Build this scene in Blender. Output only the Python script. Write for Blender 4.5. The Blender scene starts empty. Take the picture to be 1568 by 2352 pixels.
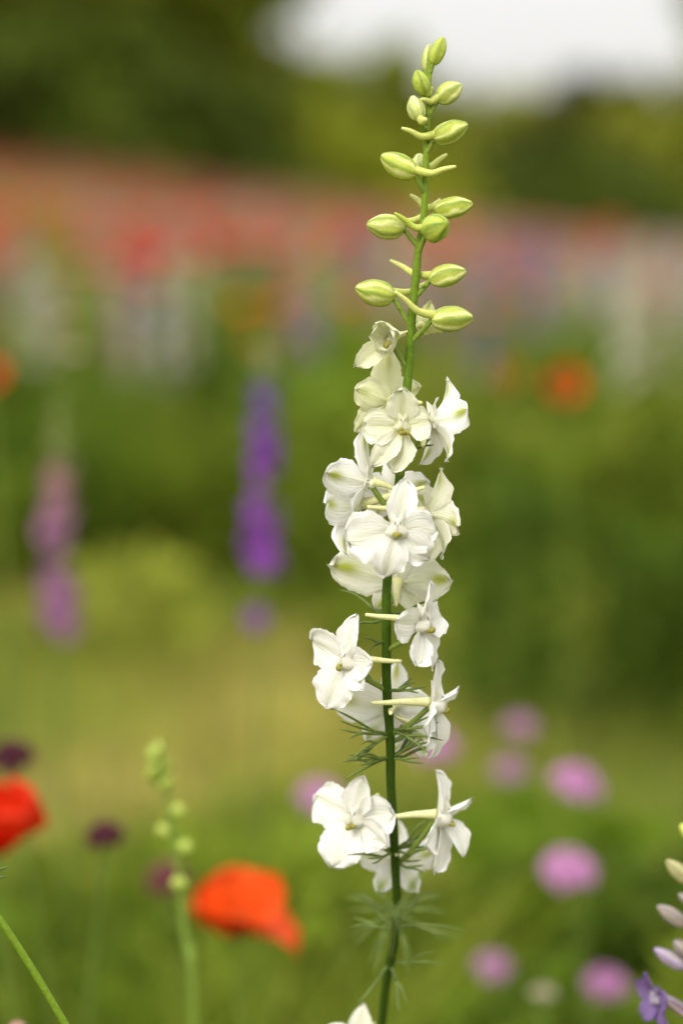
import bpy, math, random
import numpy as np
from mathutils import Vector, noise
R = math.radians
scene = bpy.context.scene
col = scene.collection
V = Vector

# ------------------------------------------------------------------ camera, sky, sun, exposure
HC = 0.85                      # camera height
FOC = 0.95                     # focus distance
HORIZON = 500                  # picture row of the level line (picture is 1568 x 2352 units)
KP = 24.0 / 1568 / 85.0        # radians per picture unit
PITCH = math.atan((1176 - HORIZON) * KP)
cam_d = bpy.data.cameras.new('camera'); cam = bpy.data.objects.new('camera', cam_d); col.objects.link(cam)
cam.location = (0, 0, HC); cam.rotation_euler = (R(90) - PITCH, 0, 0)
cam_d.sensor_fit = 'VERTICAL'; cam_d.sensor_height = 36; cam_d.sensor_width = 24; cam_d.lens = 85
cam_d.clip_start = 0.05; cam_d.clip_end = 1000
cam_d.dof.use_dof = True; cam_d.dof.focus_distance = FOC; cam_d.dof.aperture_fstop = 3.4; cam_d.dof.aperture_blades = 0
scene.camera = cam

world = bpy.data.worlds.new('World'); scene.world = world; world.use_nodes = True
wn, wl = world.node_tree.nodes, world.node_tree.links
wn.clear()
SUN_EL, SUN_AZ = R(43), R(-148)      # azimuth from +Y (view direction), negative = left
w_out = wn.new('ShaderNodeOutputWorld'); w_bg = wn.new('ShaderNodeBackground')
sky = wn.new('ShaderNodeTexSky'); sky.sky_type = 'NISHITA'; sky.sun_disc = False
sky.sun_elevation = SUN_EL; sky.sun_rotation = SUN_AZ; sky.dust_density = 6; sky.air_density = 1.0
# an overcast sky: even cloud, brighter towards the zenith all round, over the daylight sky
geo = wn.new('ShaderNodeTexCoord'); sep = wn.new('ShaderNodeSeparateXYZ'); wl.new(geo.outputs['Generated'], sep.inputs[0])
mr = wn.new('ShaderNodeMapRange'); mr.inputs[1].default_value = 0; mr.inputs[2].default_value = 1
mr.inputs[3].default_value = 4.55; mr.inputs[4].default_value = 16.5; wl.new(sep.outputs[2], mr.inputs[0])
cc = wn.new('ShaderNodeCombineColor')
for k, f in enumerate((1.0, 0.988, 0.968)):
    m = wn.new('ShaderNodeMath'); m.operation = 'MULTIPLY'; m.inputs[1].default_value = f
    wl.new(mr.outputs[0], m.inputs[0]); wl.new(m.outputs[0], cc.inputs[k])
mx = wn.new('ShaderNodeMixRGB'); mx.inputs[0].default_value = 0.93
wl.new(sky.outputs[0], mx.inputs[1]); wl.new(cc.outputs[0], mx.inputs[2])
wl.new(mx.outputs[0], w_bg.inputs[0]); w_bg.inputs[1].default_value = 0.1
wl.new(w_bg.outputs[0], w_out.inputs[0])

sun_d = bpy.data.lights.new('sun', 'SUN'); sun_d.energy = 1.5; sun_d.angle = R(25); sun_d.color = (1, 0.95, 0.86)
sun = bpy.data.objects.new('sun', sun_d); col.objects.link(sun)
sdir = V((math.sin(SUN_AZ) * math.cos(SUN_EL), math.cos(SUN_AZ) * math.cos(SUN_EL), math.sin(SUN_EL)))
sun.rotation_euler = sdir.to_track_quat('Z', 'Y').to_euler(); sun.location = sdir * 30

scene.view_settings.view_transform = 'Standard'; scene.view_settings.look = 'None'
scene.view_settings.exposure = 0.8; scene.view_settings.gamma = 1.0
scene.cycles.use_denoising = True
scene.cycles.max_bounces = 8; scene.cycles.transparent_max_bounces = 8

FW = V((0, math.cos(PITCH), -math.sin(PITCH))); UP = V((0, math.sin(PITCH), math.cos(PITCH))); RT = V((1, 0, 0))
CAM = V((0, 0, HC))
def P(px, py, d):
    """picture point at depth d along the view axis -> place"""
    return CAM + FW * d + RT * ((px - 784) * KP * d) + UP * ((1176 - py) * KP * d)

def smooth(a, b, x):
    t = np.clip((np.asarray(x, float) - a) / (b - a), 0, 1); return t * t * (3 - 2 * t)
def ground_z(x, y):
    x = np.asarray(x, float); y = np.asarray(y, float)
    s = np.clip((y - 4.0) / 22.0, 0, 1.0)
    return s * (0.42 - 0.155 * 14 * np.tanh(x / 14.0)) + 0.02 * np.sin(x * 2.1 + y) * np.clip(s * 6, 0, 1)
def gz(x, y): return float(ground_z(x, y))

# ------------------------------------------------------------------ materials
def nodes_of(name):
    m = bpy.data.materials.new(name); m.use_nodes = True; n = m.node_tree.nodes; n.clear(); return m, n, m.node_tree.links
def plant_mat(name, trans=0.35, rough=0.55, spec=0.3, nscale=300, namt=0.15, bump=0.0, veins=False, tint=(1, 1, 1)):
    """pigment comes from the mesh's own colour layer; procedural noise, veins and light passing through the tissue"""
    m, n, l = nodes_of(name)
    out = n.new('ShaderNodeOutputMaterial'); pb = n.new('ShaderNodeBsdfPrincipled'); tr = n.new('ShaderNodeBsdfTranslucent'); mix = n.new('ShaderNodeMixShader')
    at = n.new('ShaderNodeAttribute'); at.attribute_name = 'Col'
    tc = n.new('ShaderNodeTexCoord'); nz = n.new('ShaderNodeTexNoise'); nz.inputs['Scale'].default_value = nscale; nz.inputs['Detail'].default_value = 4
    if veins:
        mp = n.new('ShaderNodeMapping'); mp.inputs['Scale'].default_value = (1.3, 16, 1); nz.inputs['Scale'].default_value = 1.6
        l.new(tc.outputs['UV'], mp.inputs[0]); l.new(mp.outputs[0], nz.inputs['Vector'])
    else:
        l.new(tc.outputs['Object'], nz.inputs['Vector'])
    r = n.new('ShaderNodeMapRange'); r.inputs[1].default_value = 0.3; r.inputs[2].default_value = 0.7
    r.inputs[3].default_value = 1 - namt; r.inputs[4].default_value = 1 + namt * 0.5
    l.new(nz.outputs['Fac'], r.inputs[0])
    mu = n.new('ShaderNodeVectorMath'); mu.operation = 'SCALE'; l.new(at.outputs['Color'], mu.inputs[0]); l.new(r.outputs[0], mu.inputs['Scale'])
    l.new(mu.outputs[0], pb.inputs['Base Color']); l.new(mu.outputs[0], tr.inputs['Color'])
    pb.inputs['Roughness'].default_value = rough; pb.inputs['Specular IOR Level'].default_value = spec
    if bump:
        b = n.new('ShaderNodeBump'); b.inputs['Strength'].default_value = bump; b.inputs['Distance'].default_value = 0.0006
        l.new(nz.outputs['Fac'], b.inputs['Height']); l.new(b.outputs[0], pb.inputs['Normal']); l.new(b.outputs[0], tr.inputs['Normal'])
    mix.inputs[0].default_value = trans
    l.new(pb.outputs[0], mix.inputs[1]); l.new(tr.outputs[0], mix.inputs[2]); l.new(mix.outputs[0], out.inputs[0])
    return m
M_PETAL = plant_mat('white_petal', 0.38, 0.5, 0.25, namt=0.06, bump=0.75, veins=True)
M_BUD = plant_mat('bud_skin', 0.12, 0.5, 0.35, nscale=900, namt=0.14, bump=0.3)
M_STEM = plant_mat('stem_skin', 0.05, 0.6, 0.15, nscale=700, namt=0.25, bump=0.3)
M_LEAF = plant_mat('leaf', 0.3, 0.5, 0.3, nscale=200, namt=0.25)
M_GRASS = plant_mat('grass_blade', 0.38, 0.7, 0.1, nscale=8, namt=0.3)
M_FOL = plant_mat('tree_leaf', 0.28, 0.65, 0.12, nscale=0.7, namt=0.35)
M_BLOOM = plant_mat('coloured_petal', 0.35, 0.55, 0.2, nscale=120, namt=0.18)

def bark_mat():
    m, n, l = nodes_of('bark'); out = n.new('ShaderNodeOutputMaterial'); pb = n.new('ShaderNodeBsdfPrincipled')
    tc = n.new('ShaderNodeTexCoord'); nz = n.new('ShaderNodeTexNoise'); nz.inputs['Scale'].default_value = 9; nz.inputs['Detail'].default_value = 6
    cr = n.new('ShaderNodeValToRGB'); cr.color_ramp.elements[0].color = (.035, .028, .018, 1); cr.color_ramp.elements[1].color = (.12, .095, .06, 1)
    l.new(tc.outputs['Object'], nz.inputs[0]); l.new(nz.outputs[0], cr.inputs[0]); l.new(cr.outputs[0], pb.inputs['Base Color'])
    pb.inputs['Roughness'].default_value = .9; l.new(pb.outputs[0], out.inputs[0]); return m
M_BARK = bark_mat()
def ground_mat():
    m, n, l = nodes_of('soil_and_turf'); out = n.new('ShaderNodeOutputMaterial'); pb = n.new('ShaderNodeBsdfPrincipled')
    tc = n.new('ShaderNodeTexCoord'); a = n.new('ShaderNodeTexNoise'); a.inputs['Scale'].default_value = 1.3; a.inputs['Detail'].default_value = 6
    b = n.new('ShaderNodeTexNoise'); b.inputs['Scale'].default_value = 40; b.inputs['Detail'].default_value = 5
    l.new(tc.outputs['Object'], a.inputs[0]); l.new(tc.outputs['Object'], b.inputs[0])
    c1 = n.new('ShaderNodeValToRGB'); c1.color_ramp.elements[0].position = .35; c1.color_ramp.elements[1].position = .65
    c1.color_ramp.elements[0].color = (.10, .12, .025, 1); c1.color_ramp.elements[1].color = (.20, .17, .06, 1)
    c2 = n.new('ShaderNodeValToRGB'); c2.color_ramp.elements[0].color = (.5, .5, .5, 1); c2.color_ramp.elements[1].color = (1.1, 1.1, 1.1, 1)
    l.new(a.outputs[0], c1.inputs[0]); l.new(b.outputs[0], c2.inputs[0])
    mm = n.new('ShaderNodeMixRGB'); mm.blend_type = 'MULTIPLY'; mm.inputs[0].default_value = 1
    l.new(c1.outputs[0], mm.inputs[1]); l.new(c2.outputs[0], mm.inputs[2]); l.new(mm.outputs[0], pb.inputs['Base Color'])
    pb.inputs['Roughness'].default_value = 1; l.new(pb.outputs[0], out.inputs[0]); return m

# ------------------------------------------------------------------ mesh helpers
ORG = {}                                 # world origin of each object built here
def tag(o, label=None, cat=None, group=None, kind=None):
    if label: o['label'] = label
    if cat: o['category'] = cat
    if group: o['group'] = group
    if kind: o['kind'] = kind
    return o
def empty(name, loc, label=None, cat=None, group=None):
    o = bpy.data.objects.new(name, None); o.empty_display_size = 0.02; col.objects.link(o)
    o.location = loc; ORG[o.name] = V(loc); return tag(o, label, cat, group)
class Geo:
    def __init__(s): s.v = []; s.f = []; s.c = []; s.uv = []
    def grid(s, pts, cols, uvs=None, closed=False, flip=False):
        """pts[i][j]; closed joins the last column to the first"""
        b = len(s.v); ni, nj = len(pts), len(pts[0])
        for i in range(ni):
            for j in range(nj):
                s.v.append(tuple(pts[i][j])); s.c.append(tuple(cols[i][j]) if isinstance(cols, list) else tuple(cols))
                s.uv.append(uvs[i][j] if uvs else (i / max(1, ni - 1), j / max(1, nj - 1)))
        for i in range(ni - 1):
            for j in range(nj if closed else nj - 1):
                j2 = (j + 1) % nj
                q = (b + i * nj + j, b + (i + 1) * nj + j, b + (i + 1) * nj + j2, b + i * nj + j2)
                s.f.append(q[::-1] if flip else q)
    def tube(s, path, radii, n=8, cols=(1, 1, 1), oval=1.0, cap=True):
        path = [V(p) for p in path]; k = len(path); rows = []; crow = []
        prev = None
        for i, p in enumerate(path):
            t = (path[min(i + 1, k - 1)] - path[max(i - 1, 0)]).normalized()
            if prev is None:
                a = V((0, 1, 0)) if abs(t.y) < .8 else V((1, 0, 0)); x = t.cross(a).normalized()
            else:
                x = (prev - t * prev.dot(t)).normalized()
            prev = x; y = t.cross(x)
            r = radii[i] if hasattr(radii, '__len__') else radii
            rows.append([p + (x * math.cos(2 * math.pi * j / n) + y * (oval * math.sin(2 * math.pi * j / n))) * r for j in range(n)])
            c = cols[i] if isinstance(cols, list) else cols
            crow.append([c] * n)
        if cap:
            rows = [[path[0]] * n] + rows + [[path[-1]] * n]; crow = [crow[0]] + crow + [crow[-1]]
        s.grid(rows, crow, closed=True)
    def ball(s, c, r, colr, n=6, sq=(1, 1, 1)):
        c = V(c); rows = []
        for i in range(n + 1):
            th = math.pi * i / n
            rows.append([c + V((sq[0] * math.sin(th) * math.cos(2 * math.pi * j / (n + 2)), sq[1] * math.sin(th) * math.sin(2 * math.pi * j / (n + 2)), sq[2] * math.cos(th))) * r for j in range(n + 2)])
        s.grid(rows, colr, closed=True)
    def build(s, name, mat, parent=None, origin=None, sm=True, kind=None):
        o0 = V(origin) if origin is not None else (ORG[parent.name] if parent else V((0, 0, 0)))
        me = bpy.data.meshes.new(name); vv = np.array(s.v, float) - np.array(o0)
        me.from_pydata(vv.tolist(), [], s.f)
        at = me.color_attributes.new('Col', 'FLOAT_COLOR', 'POINT')
        cc = np.ones((len(s.v), 4), np.float32); cc[:, :3] = np.array(s.c); at.data.foreach_set('color', cc.ravel())
        uvl = me.uv_layers.new(name='UVMap'); li = np.zeros(len(me.loops), np.int32); me.loops.foreach_get('vertex_index', li)
        uvl.data.foreach_set('uv', np.array(s.uv, np.float32)[li].ravel())
        if sm: me.polygons.foreach_set('use_smooth', [True] * len(me.polygons))
        me.materials.append(mat)
        ob = bpy.data.objects.new(name, me); col.objects.link(ob)
        if parent: ob.parent = parent; ob.location = o0 - ORG[parent.name]
        else: ob.location = o0
        ORG[ob.name] = o0
        if kind: ob['kind'] = kind
        return ob
def spline(pts, n):
    """Catmull-Rom through pts, n samples per span"""
    pts = [V(p) for p in pts]; out = []
    q = [pts[0] * 2 - pts[1]] + pts + [pts[-1] * 2 - pts[-2]]
    for i in range(len(pts) - 1):
        a, b, c, d = q[i:i + 4]
        for k in range(n):
            t = k / n
            out.append(0.5 * ((2 * b) + (c - a) * t + (2 * a - 5 * b + 4 * c - d) * t * t + (3 * b - a - 3 * c + d) * t ** 3))
    out.append(pts[-1]); return out
def lerp(a, b, t): return a + (b - a) * t
def mixc(a, b, t): return tuple(x + (y - x) * t for x, y in zip(a, b))

# ------------------------------------------------------------------ setting: ground, trees
def np_mesh(name, verts, quads, cols, mat, parent=None, smooth_=False):
    me = bpy.data.meshes.new(name)
    me.vertices.add(len(verts)); me.vertices.foreach_set('co', np.asarray(verts, np.float32).ravel())
    me.loops.add(quads.size); me.loops.foreach_set('vertex_index', quads.astype(np.int32).ravel())
    me.polygons.add(len(quads)); me.polygons.foreach_set('loop_start', np.arange(0, quads.size, 4, dtype=np.int32))
    me.polygons.foreach_set('loop_total', np.full(len(quads), 4, np.int32))
    if smooth_: me.polygons.foreach_set('use_smooth', np.ones(len(quads), bool))
    me.update(calc_edges=True)
    if cols is not None:
        at = me.color_attributes.new('Col', 'FLOAT_COLOR', 'POINT')
        c4 = np.ones((len(verts), 4), np.float32); c4[:, :3] = cols; at.data.foreach_set('color', c4.ravel())
    me.materials.append(mat); ob = bpy.data.objects.new(name, me); col.objects.link(ob)
    if parent: ob.parent = parent
    return ob

xs = np.concatenate([np.linspace(-400, -30, 20), np.linspace(-28, 28, 90), np.linspace(30, 400, 20)])
ys = np.concatenate([np.linspace(-60, 0, 10), np.linspace(0.4, 40, 110), np.linspace(42, 700, 30)])
X, Y = np.meshgrid(xs, ys); Z = ground_z(X, Y)
gv = np.stack([X, Y, Z], -1).reshape(-1, 3); nx = len(xs); ii = np.arange(len(ys) - 1)[:, None] * nx + np.arange(nx - 1)[None]
gq = np.stack([ii, ii + 1, ii + nx + 1, ii + nx], -1).reshape(-1, 4)
tag(np_mesh('ground', gv, gq, None, ground_mat(), smooth_=True), kind='structure')

rng = np.random.default_rng(4)
GREENS = np.array([(.075, .125, .010), (.10, .16, .012), (.12, .19, .010), (.17, .235, .018), (.21, .275, .022), (.255, .285, .035)])
STRAW = np.array([(.19, .245, .03), (.27, .30, .045), (.335, .35, .05), (.39, .375, .07), (.45, .38, .11)])
def patch(x, y, s, seed):
    return np.array([noise.noise(V((a * s, b * s, seed))) for a, b in zip(x, y)])
def blades(name, label, x, y, h, w, lean, palette, mat, curl=0.35, fs=1.6, h0=5.5):
    """grass: each blade two tapering quads, bending over"""
    n = len(x); az = rng.uniform(0, 2 * np.pi, n); az2 = rng.uniform(0, 2 * np.pi, n)
    b = np.stack([x, y, ground_z(x, y) - 0.005], -1)
    d = np.stack([np.cos(az2), np.sin(az2), np.zeros(n)], -1) * (lean * rng.uniform(.2, 1, n))[:, None]
    up = np.array([0, 0, 1.0]); side = np.stack([np.cos(az), np.sin(az), np.zeros(n)], -1) * (w / 2)[:, None]
    hh = h[:, None]
    m = b + (up + d * .6) * hh * .55; t = b + (up * (1 - curl * rng.uniform(0, 1, n)[:, None]) + d * 1.6) * hh
    v = np.stack([b - side, b + side, m - side * .8, m + side * .8, t - side * .12, t + side * .12], 1).reshape(-1, 3)
    k = (np.arange(n) * 6)[:, None]
    q = np.stack([k + np.array([0, 1, 3, 2]), k + np.array([2, 3, 5, 4])], 1).reshape(-1, 4)
    nzv = patch(x, y, fs, h0) * 1.15 + .5 + rng.uniform(-.28, .28, n)      # plants grow in clumps of one hue
    pc = palette[np.clip((nzv * len(palette)).astype(int), 0, len(palette) - 1)] * rng.uniform(.75, 1.25, n)[:, None]
    ob = np_mesh(name, v, q, np.repeat(pc, 6, 0), mat)
    return tag(ob, label, 'grass', kind='stuff')
def wedge(n, d0, d1, margin=.25, p=1.0):
    """random places between two distances, a little wider than the view"""
    y = np.sqrt(rng.uniform(d0 ** 2, d1 ** 2, n)) if p == 1 else d0 + (d1 - d0) * rng.uniform(0, 1, n) ** p
    x = rng.uniform(-1, 1, n) * (0.16 * y + margin)
    return x, y
# short dry turf strip, tall grass before it, leafy growth behind it
x, y = wedge(42000, 2.1, 5.6, .5)
blades('dry_turf', 'short dry yellow green grass strip crossing behind the flowers', x, y, rng.uniform(.03, .10, len(x)), rng.uniform(.003, .006, len(x)), np.full(len(x), .9), STRAW, M_GRASS)
x, y = wedge(15000, 1.35, 3.0, .35)
keep = patch(x, y, 2.2, 1.0) > -.25 + .9 * np.clip(y - 2.1, 0, 1); x, y = x[keep], y[keep]
hgt = rng.uniform(.10, .34, len(x)) * np.clip(1.25 - .3 * (y - 1.3), .35, 1)
blades('meadow_grass', 'tall soft green grass growing between the near flowers', x, y, hgt, rng.uniform(.003, .008, len(x)), np.full(len(x), .5), GREENS[1:], M_GRASS, fs=3.5)
x, y = wedge(30000, 4.3, 8.5, .5, 1.3)
keep = (patch(x, y, 1.5, 7.0) > -.18) & (y > 5.25 + 1.1 * patch(x, y, .8, 3.3) - .35 * (x > .35)); x, y = x[keep], y[keep]
hgt = rng.uniform(.18, .52, len(x)) * np.clip((y - 4.2) / .9, .4, 1)
blades('leafy_undergrowth', 'green leafy stems massed at the edge of the flower field', x, y, hgt, rng.uniform(.006, .018, len(x)), np.full(len(x), .5), GREENS, M_GRASS, fs=2.6)
def clumps(name, label, n, d0, d1, per, rr, hh, seed, edge=None, margin=.5):
    """leafy plants growing as rounded tufts, each tuft of one hue"""
    rg = np.random.default_rng(seed); y = np.sqrt(rg.uniform(d0 ** 2, d1 ** 2, n)); x = rg.uniform(-1, 1, n) * (.16 * y + margin)
    if edge is not None: k = edge(x, y); x, y = x[k], y[k]
    n = len(x); r = rg.uniform(*rr, n); h = rg.uniform(*hh, n); tone = GREENS[rg.integers(0, len(GREENS), n)] * rg.uniform(.7, 1.3, n)[:, None]
    i = np.repeat(np.arange(n), per); m = len(i); a = rg.uniform(0, 6.283, m); q = np.sqrt(rg.uniform(0, 1, m)); t = rg.uniform(.1, 1, m)
    w = r[i] * q * np.sqrt(np.clip(1.15 - t ** 2, .05, 1)); p = np.stack([x[i] + np.cos(a) * w, y[i] + np.sin(a) * w, ground_z(x, y)[i] + h[i] * t], -1)
    dr = np.stack([np.cos(a) * .8, np.sin(a) * .8, rg.uniform(-.2, 1.2, m)], -1) + rg.normal(0, .35, (m, 3)); dr /= np.linalg.norm(dr, axis=1)[:, None]
    sd = np.cross(dr, rg.normal(0, 1, (m, 3))); sd /= np.linalg.norm(sd, axis=1)[:, None]
    L = rg.uniform(.03, .075, m)[:, None]; W = L * rg.uniform(.12, .28, m)[:, None]
    v = np.stack([p, p + dr * L * .5 + sd * W, p + dr * L, p + dr * L * .5 - sd * W], 1).reshape(-1, 3)
    c = tone[i] * rg.uniform(.8, 1.2, (m, 1)); tag(np_mesh(name, v, np.arange(4 * m).reshape(-1, 4), np.repeat(c, 4, 0), M_GRASS), label, 'plants', kind='stuff')
clumps('leafy_clumps', 'rounded tufts of light and dark green leaves along the flower field edge', 480, 3.5, 9.0, 240, (.06, .19), (.12, .52), 5, lambda x, y: y > 5.25 + 1.4 * patch(x, y, .9, 3.3) - .45 * (x > .45) - .9 * np.random.default_rng(3).uniform(0, 1, len(x)) ** 2)
clumps('meadow_clumps', 'low tufts of green leaves between the near scabious and poppies', 60, 1.5, 2.5, 260, (.05, .13), (.08, .26), 6, None, .3)
x, y = wedge(30000, 8.0, 27.5, .8)
blades('field_foliage', 'green stems and leaves under the distant field flowers', x, y, rng.uniform(.2, .48, len(x)), rng.uniform(.01, .03, len(x)), np.full(len(x), .5), GREENS, M_GRASS)

def make_tree(name, label, base, h, rx, crown_lo, seed, tone, n=9000, leaf=.16, clumps=70, group=None):
    rg = np.random.default_rng(seed); rd = random.Random(seed)
    root = empty(name, base, label, 'tree', group)
    g = Geo(); bz = V(base)
    top = bz + V((rd.uniform(-.3, .3), rd.uniform(-.3, .3), h * .8))
    tp = spline([bz - V((0, 0, .1)), lerp(bz, top, .35) + V((rd.uniform(-.15, .15), 0, 0)), lerp(bz, top, .7), top], 4)
    r0 = h * .028; g.tube(tp, [lerp(r0, r0 * .2, i / (len(tp) - 1)) for i in range(len(tp))], 9)
    trunk = g.build('trunk', M_BARK, root)
    cz0 = crown_lo * h; cc = bz + V((0, 0, (cz0 + h) / 2)); rz = (h - cz0) / 2
    cen = []
    while len(cen) < clumps:
        p = rg.uniform(-1, 1, 3); r = np.linalg.norm(p)
        if r < 1 and r > .35: cen.append(p * rg.uniform(.85, 1.12))
    cen = np.array(cen) * np.array([rx, rx, rz]) + np.array(cc)
    for k in range(7):
        a = tp[rd.randint(4, len(tp) - 2)]; e = V(cen[rd.randint(0, clumps - 1)])
        gl = Geo(); gl.tube(spline([a, lerp(a, e, .5) + V((0, 0, .12 * h * rd.uniform(-.3, .6))), e], 3), [r0 * .4 * (1 - i / 7.5) for i in range(7)], 6)
        gl.build('limb', M_BARK, root)
    ci = rg.integers(0, clumps, n); cr = (rx * .26) * rg.uniform(.7, 1.3, clumps)
    off = rg.normal(0, .5, (n, 3)) * cr[ci][:, None] * np.array([1.1, 1.1, .75])
    p = cen[ci] + off - np.array(base)
    a = rg.normal(0, 1, (n, 3)); a /= np.linalg.norm(a, axis=1)[:, None]
    b = np.cross(a, rg.normal(0, 1, (n, 3))); b /= np.linalg.norm(b, axis=1)[:, None]
    s = leaf * rg.uniform(.6, 1.3, n)[:, None]
    v = np.stack([p - a * s, p + b * s * .45, p + a * s, p - b * s * .45], 1).reshape(-1, 3)
    q = np.arange(4 * n).reshape(-1, 4)
    ctone = rg.uniform(.7, 1.3, clumps)
    pc = np.array(tone) * ctone[ci][:, None] * rg.uniform(.8, 1.2, (n, 1)) * (1 + rg.uniform(-.1, .1, (n, 3)))
    np_mesh('crown', v, q, np.repeat(pc, 4, 0), M_FOL, root)
    return root
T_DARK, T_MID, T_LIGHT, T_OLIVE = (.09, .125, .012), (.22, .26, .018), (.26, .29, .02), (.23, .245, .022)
def tree_at(name, label, px, d, h, rx, lo, seed, tone, **k):
    x = (px - 784) * KP * d; make_tree(name, label, (x, d, gz(x, d) - .05), h, rx, lo, seed, tone, **k)
tree_at('broadleaf_tree', 'tall green tree with a spreading crown behind the poppy slope', 190, 33, 9, 2.7, .13, 1, T_MID, n=15000, clumps=110)
tree_at('broadleaf_tree', 'tall olive tree behind the high end of the flower field', -150, 31, 9.5, 2.6, .14, 2, T_OLIVE, n=12000, clumps=90)
tree_at('broadleaf_tree', 'tall bright green tree next to the gap of white sky', 525, 34, 8.5, 1.45, .05, 3, T_MID, n=12000, clumps=80)
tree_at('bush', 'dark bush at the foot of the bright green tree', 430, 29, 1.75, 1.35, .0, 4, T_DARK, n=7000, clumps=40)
tree_at('bush', 'low light green bush between the tall trees and the far hedge', 790, 33, 1.75, 1.5, .0, 5, T_LIGHT, n=6000, clumps=40)
tree_at('small_tree', 'rounded mid green tree directly below the white sky', 800, 42, 3.45, 1.9, .0, 6, T_MID, n=8000, clumps=50)
tree_at('small_tree', 'low olive tree in the middle of the far tree line', 1090, 48, 3.4, 2.2, .0, 7, T_OLIVE, n=8000, clumps=50)
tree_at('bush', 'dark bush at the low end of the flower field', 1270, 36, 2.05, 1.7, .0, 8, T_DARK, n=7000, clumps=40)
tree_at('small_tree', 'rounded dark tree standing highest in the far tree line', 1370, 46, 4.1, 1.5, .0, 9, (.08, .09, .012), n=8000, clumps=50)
tree_at('small_tree', 'olive green tree at the end of the far tree line', 1545, 43, 3.75, 1.7, .0, 10, T_OLIVE, n=8000, clumps=50)
tree_at('broadleaf_tree', 'tall tree beyond the olive tree closing off the sky', 1790, 44, 8.5, 1.9, .0, 11, T_MID, n=9000, clumps=60)
tree_at('bush', 'light green bush standing before the end of the far tree line', 1500, 38, 1.95, 1.0, .0, 12, T_MID, n=4000, clumps=30)
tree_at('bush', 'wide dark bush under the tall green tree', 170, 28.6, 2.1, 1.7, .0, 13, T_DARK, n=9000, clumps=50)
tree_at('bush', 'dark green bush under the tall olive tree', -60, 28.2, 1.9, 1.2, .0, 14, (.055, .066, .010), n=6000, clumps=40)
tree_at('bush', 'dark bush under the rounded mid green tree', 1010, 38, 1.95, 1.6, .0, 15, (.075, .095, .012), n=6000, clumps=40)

# ------------------------------------------------------------------ flower building blocks
WHITE = (.93, .925, .895); CREAM = (.83, .84, .48); GRN = (.43, .48, .035); BUDP = (.72, .73, .28); BUDG = (.15, .235, .008); BUDM = (.42, .48, .04)
STEM_T = (.19, .27, .016); STEM_M = (.095, .165, .007); STEM_B = (.036, .075, .004); PEDI = (.17, .24, .03)
HOOD = (.84, .82, .66); ANTH = (.22, .20, .02)
def prof(u, kind):
    if kind == 'broad': c, a, m, q, r = .40, .40, .46, 2.2, .6
    elif kind == 'point': c, a, m, q, r = .42, .40, .44, 2.0, .78
    elif kind == 'strap': c, a, m, q, r = .6, .3, .55, 2.2, .6
    else: c, a, m, q, r = .38, .46, .56, 2.6, .55     # fan
    t = min(1, u / a); t = t * t * (3 - 2 * t); w = c + (1 - c) * t
    if u > m: w *= max(0, 1 - ((u - m) / (1 - m)) ** q) ** r
    return w
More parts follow.
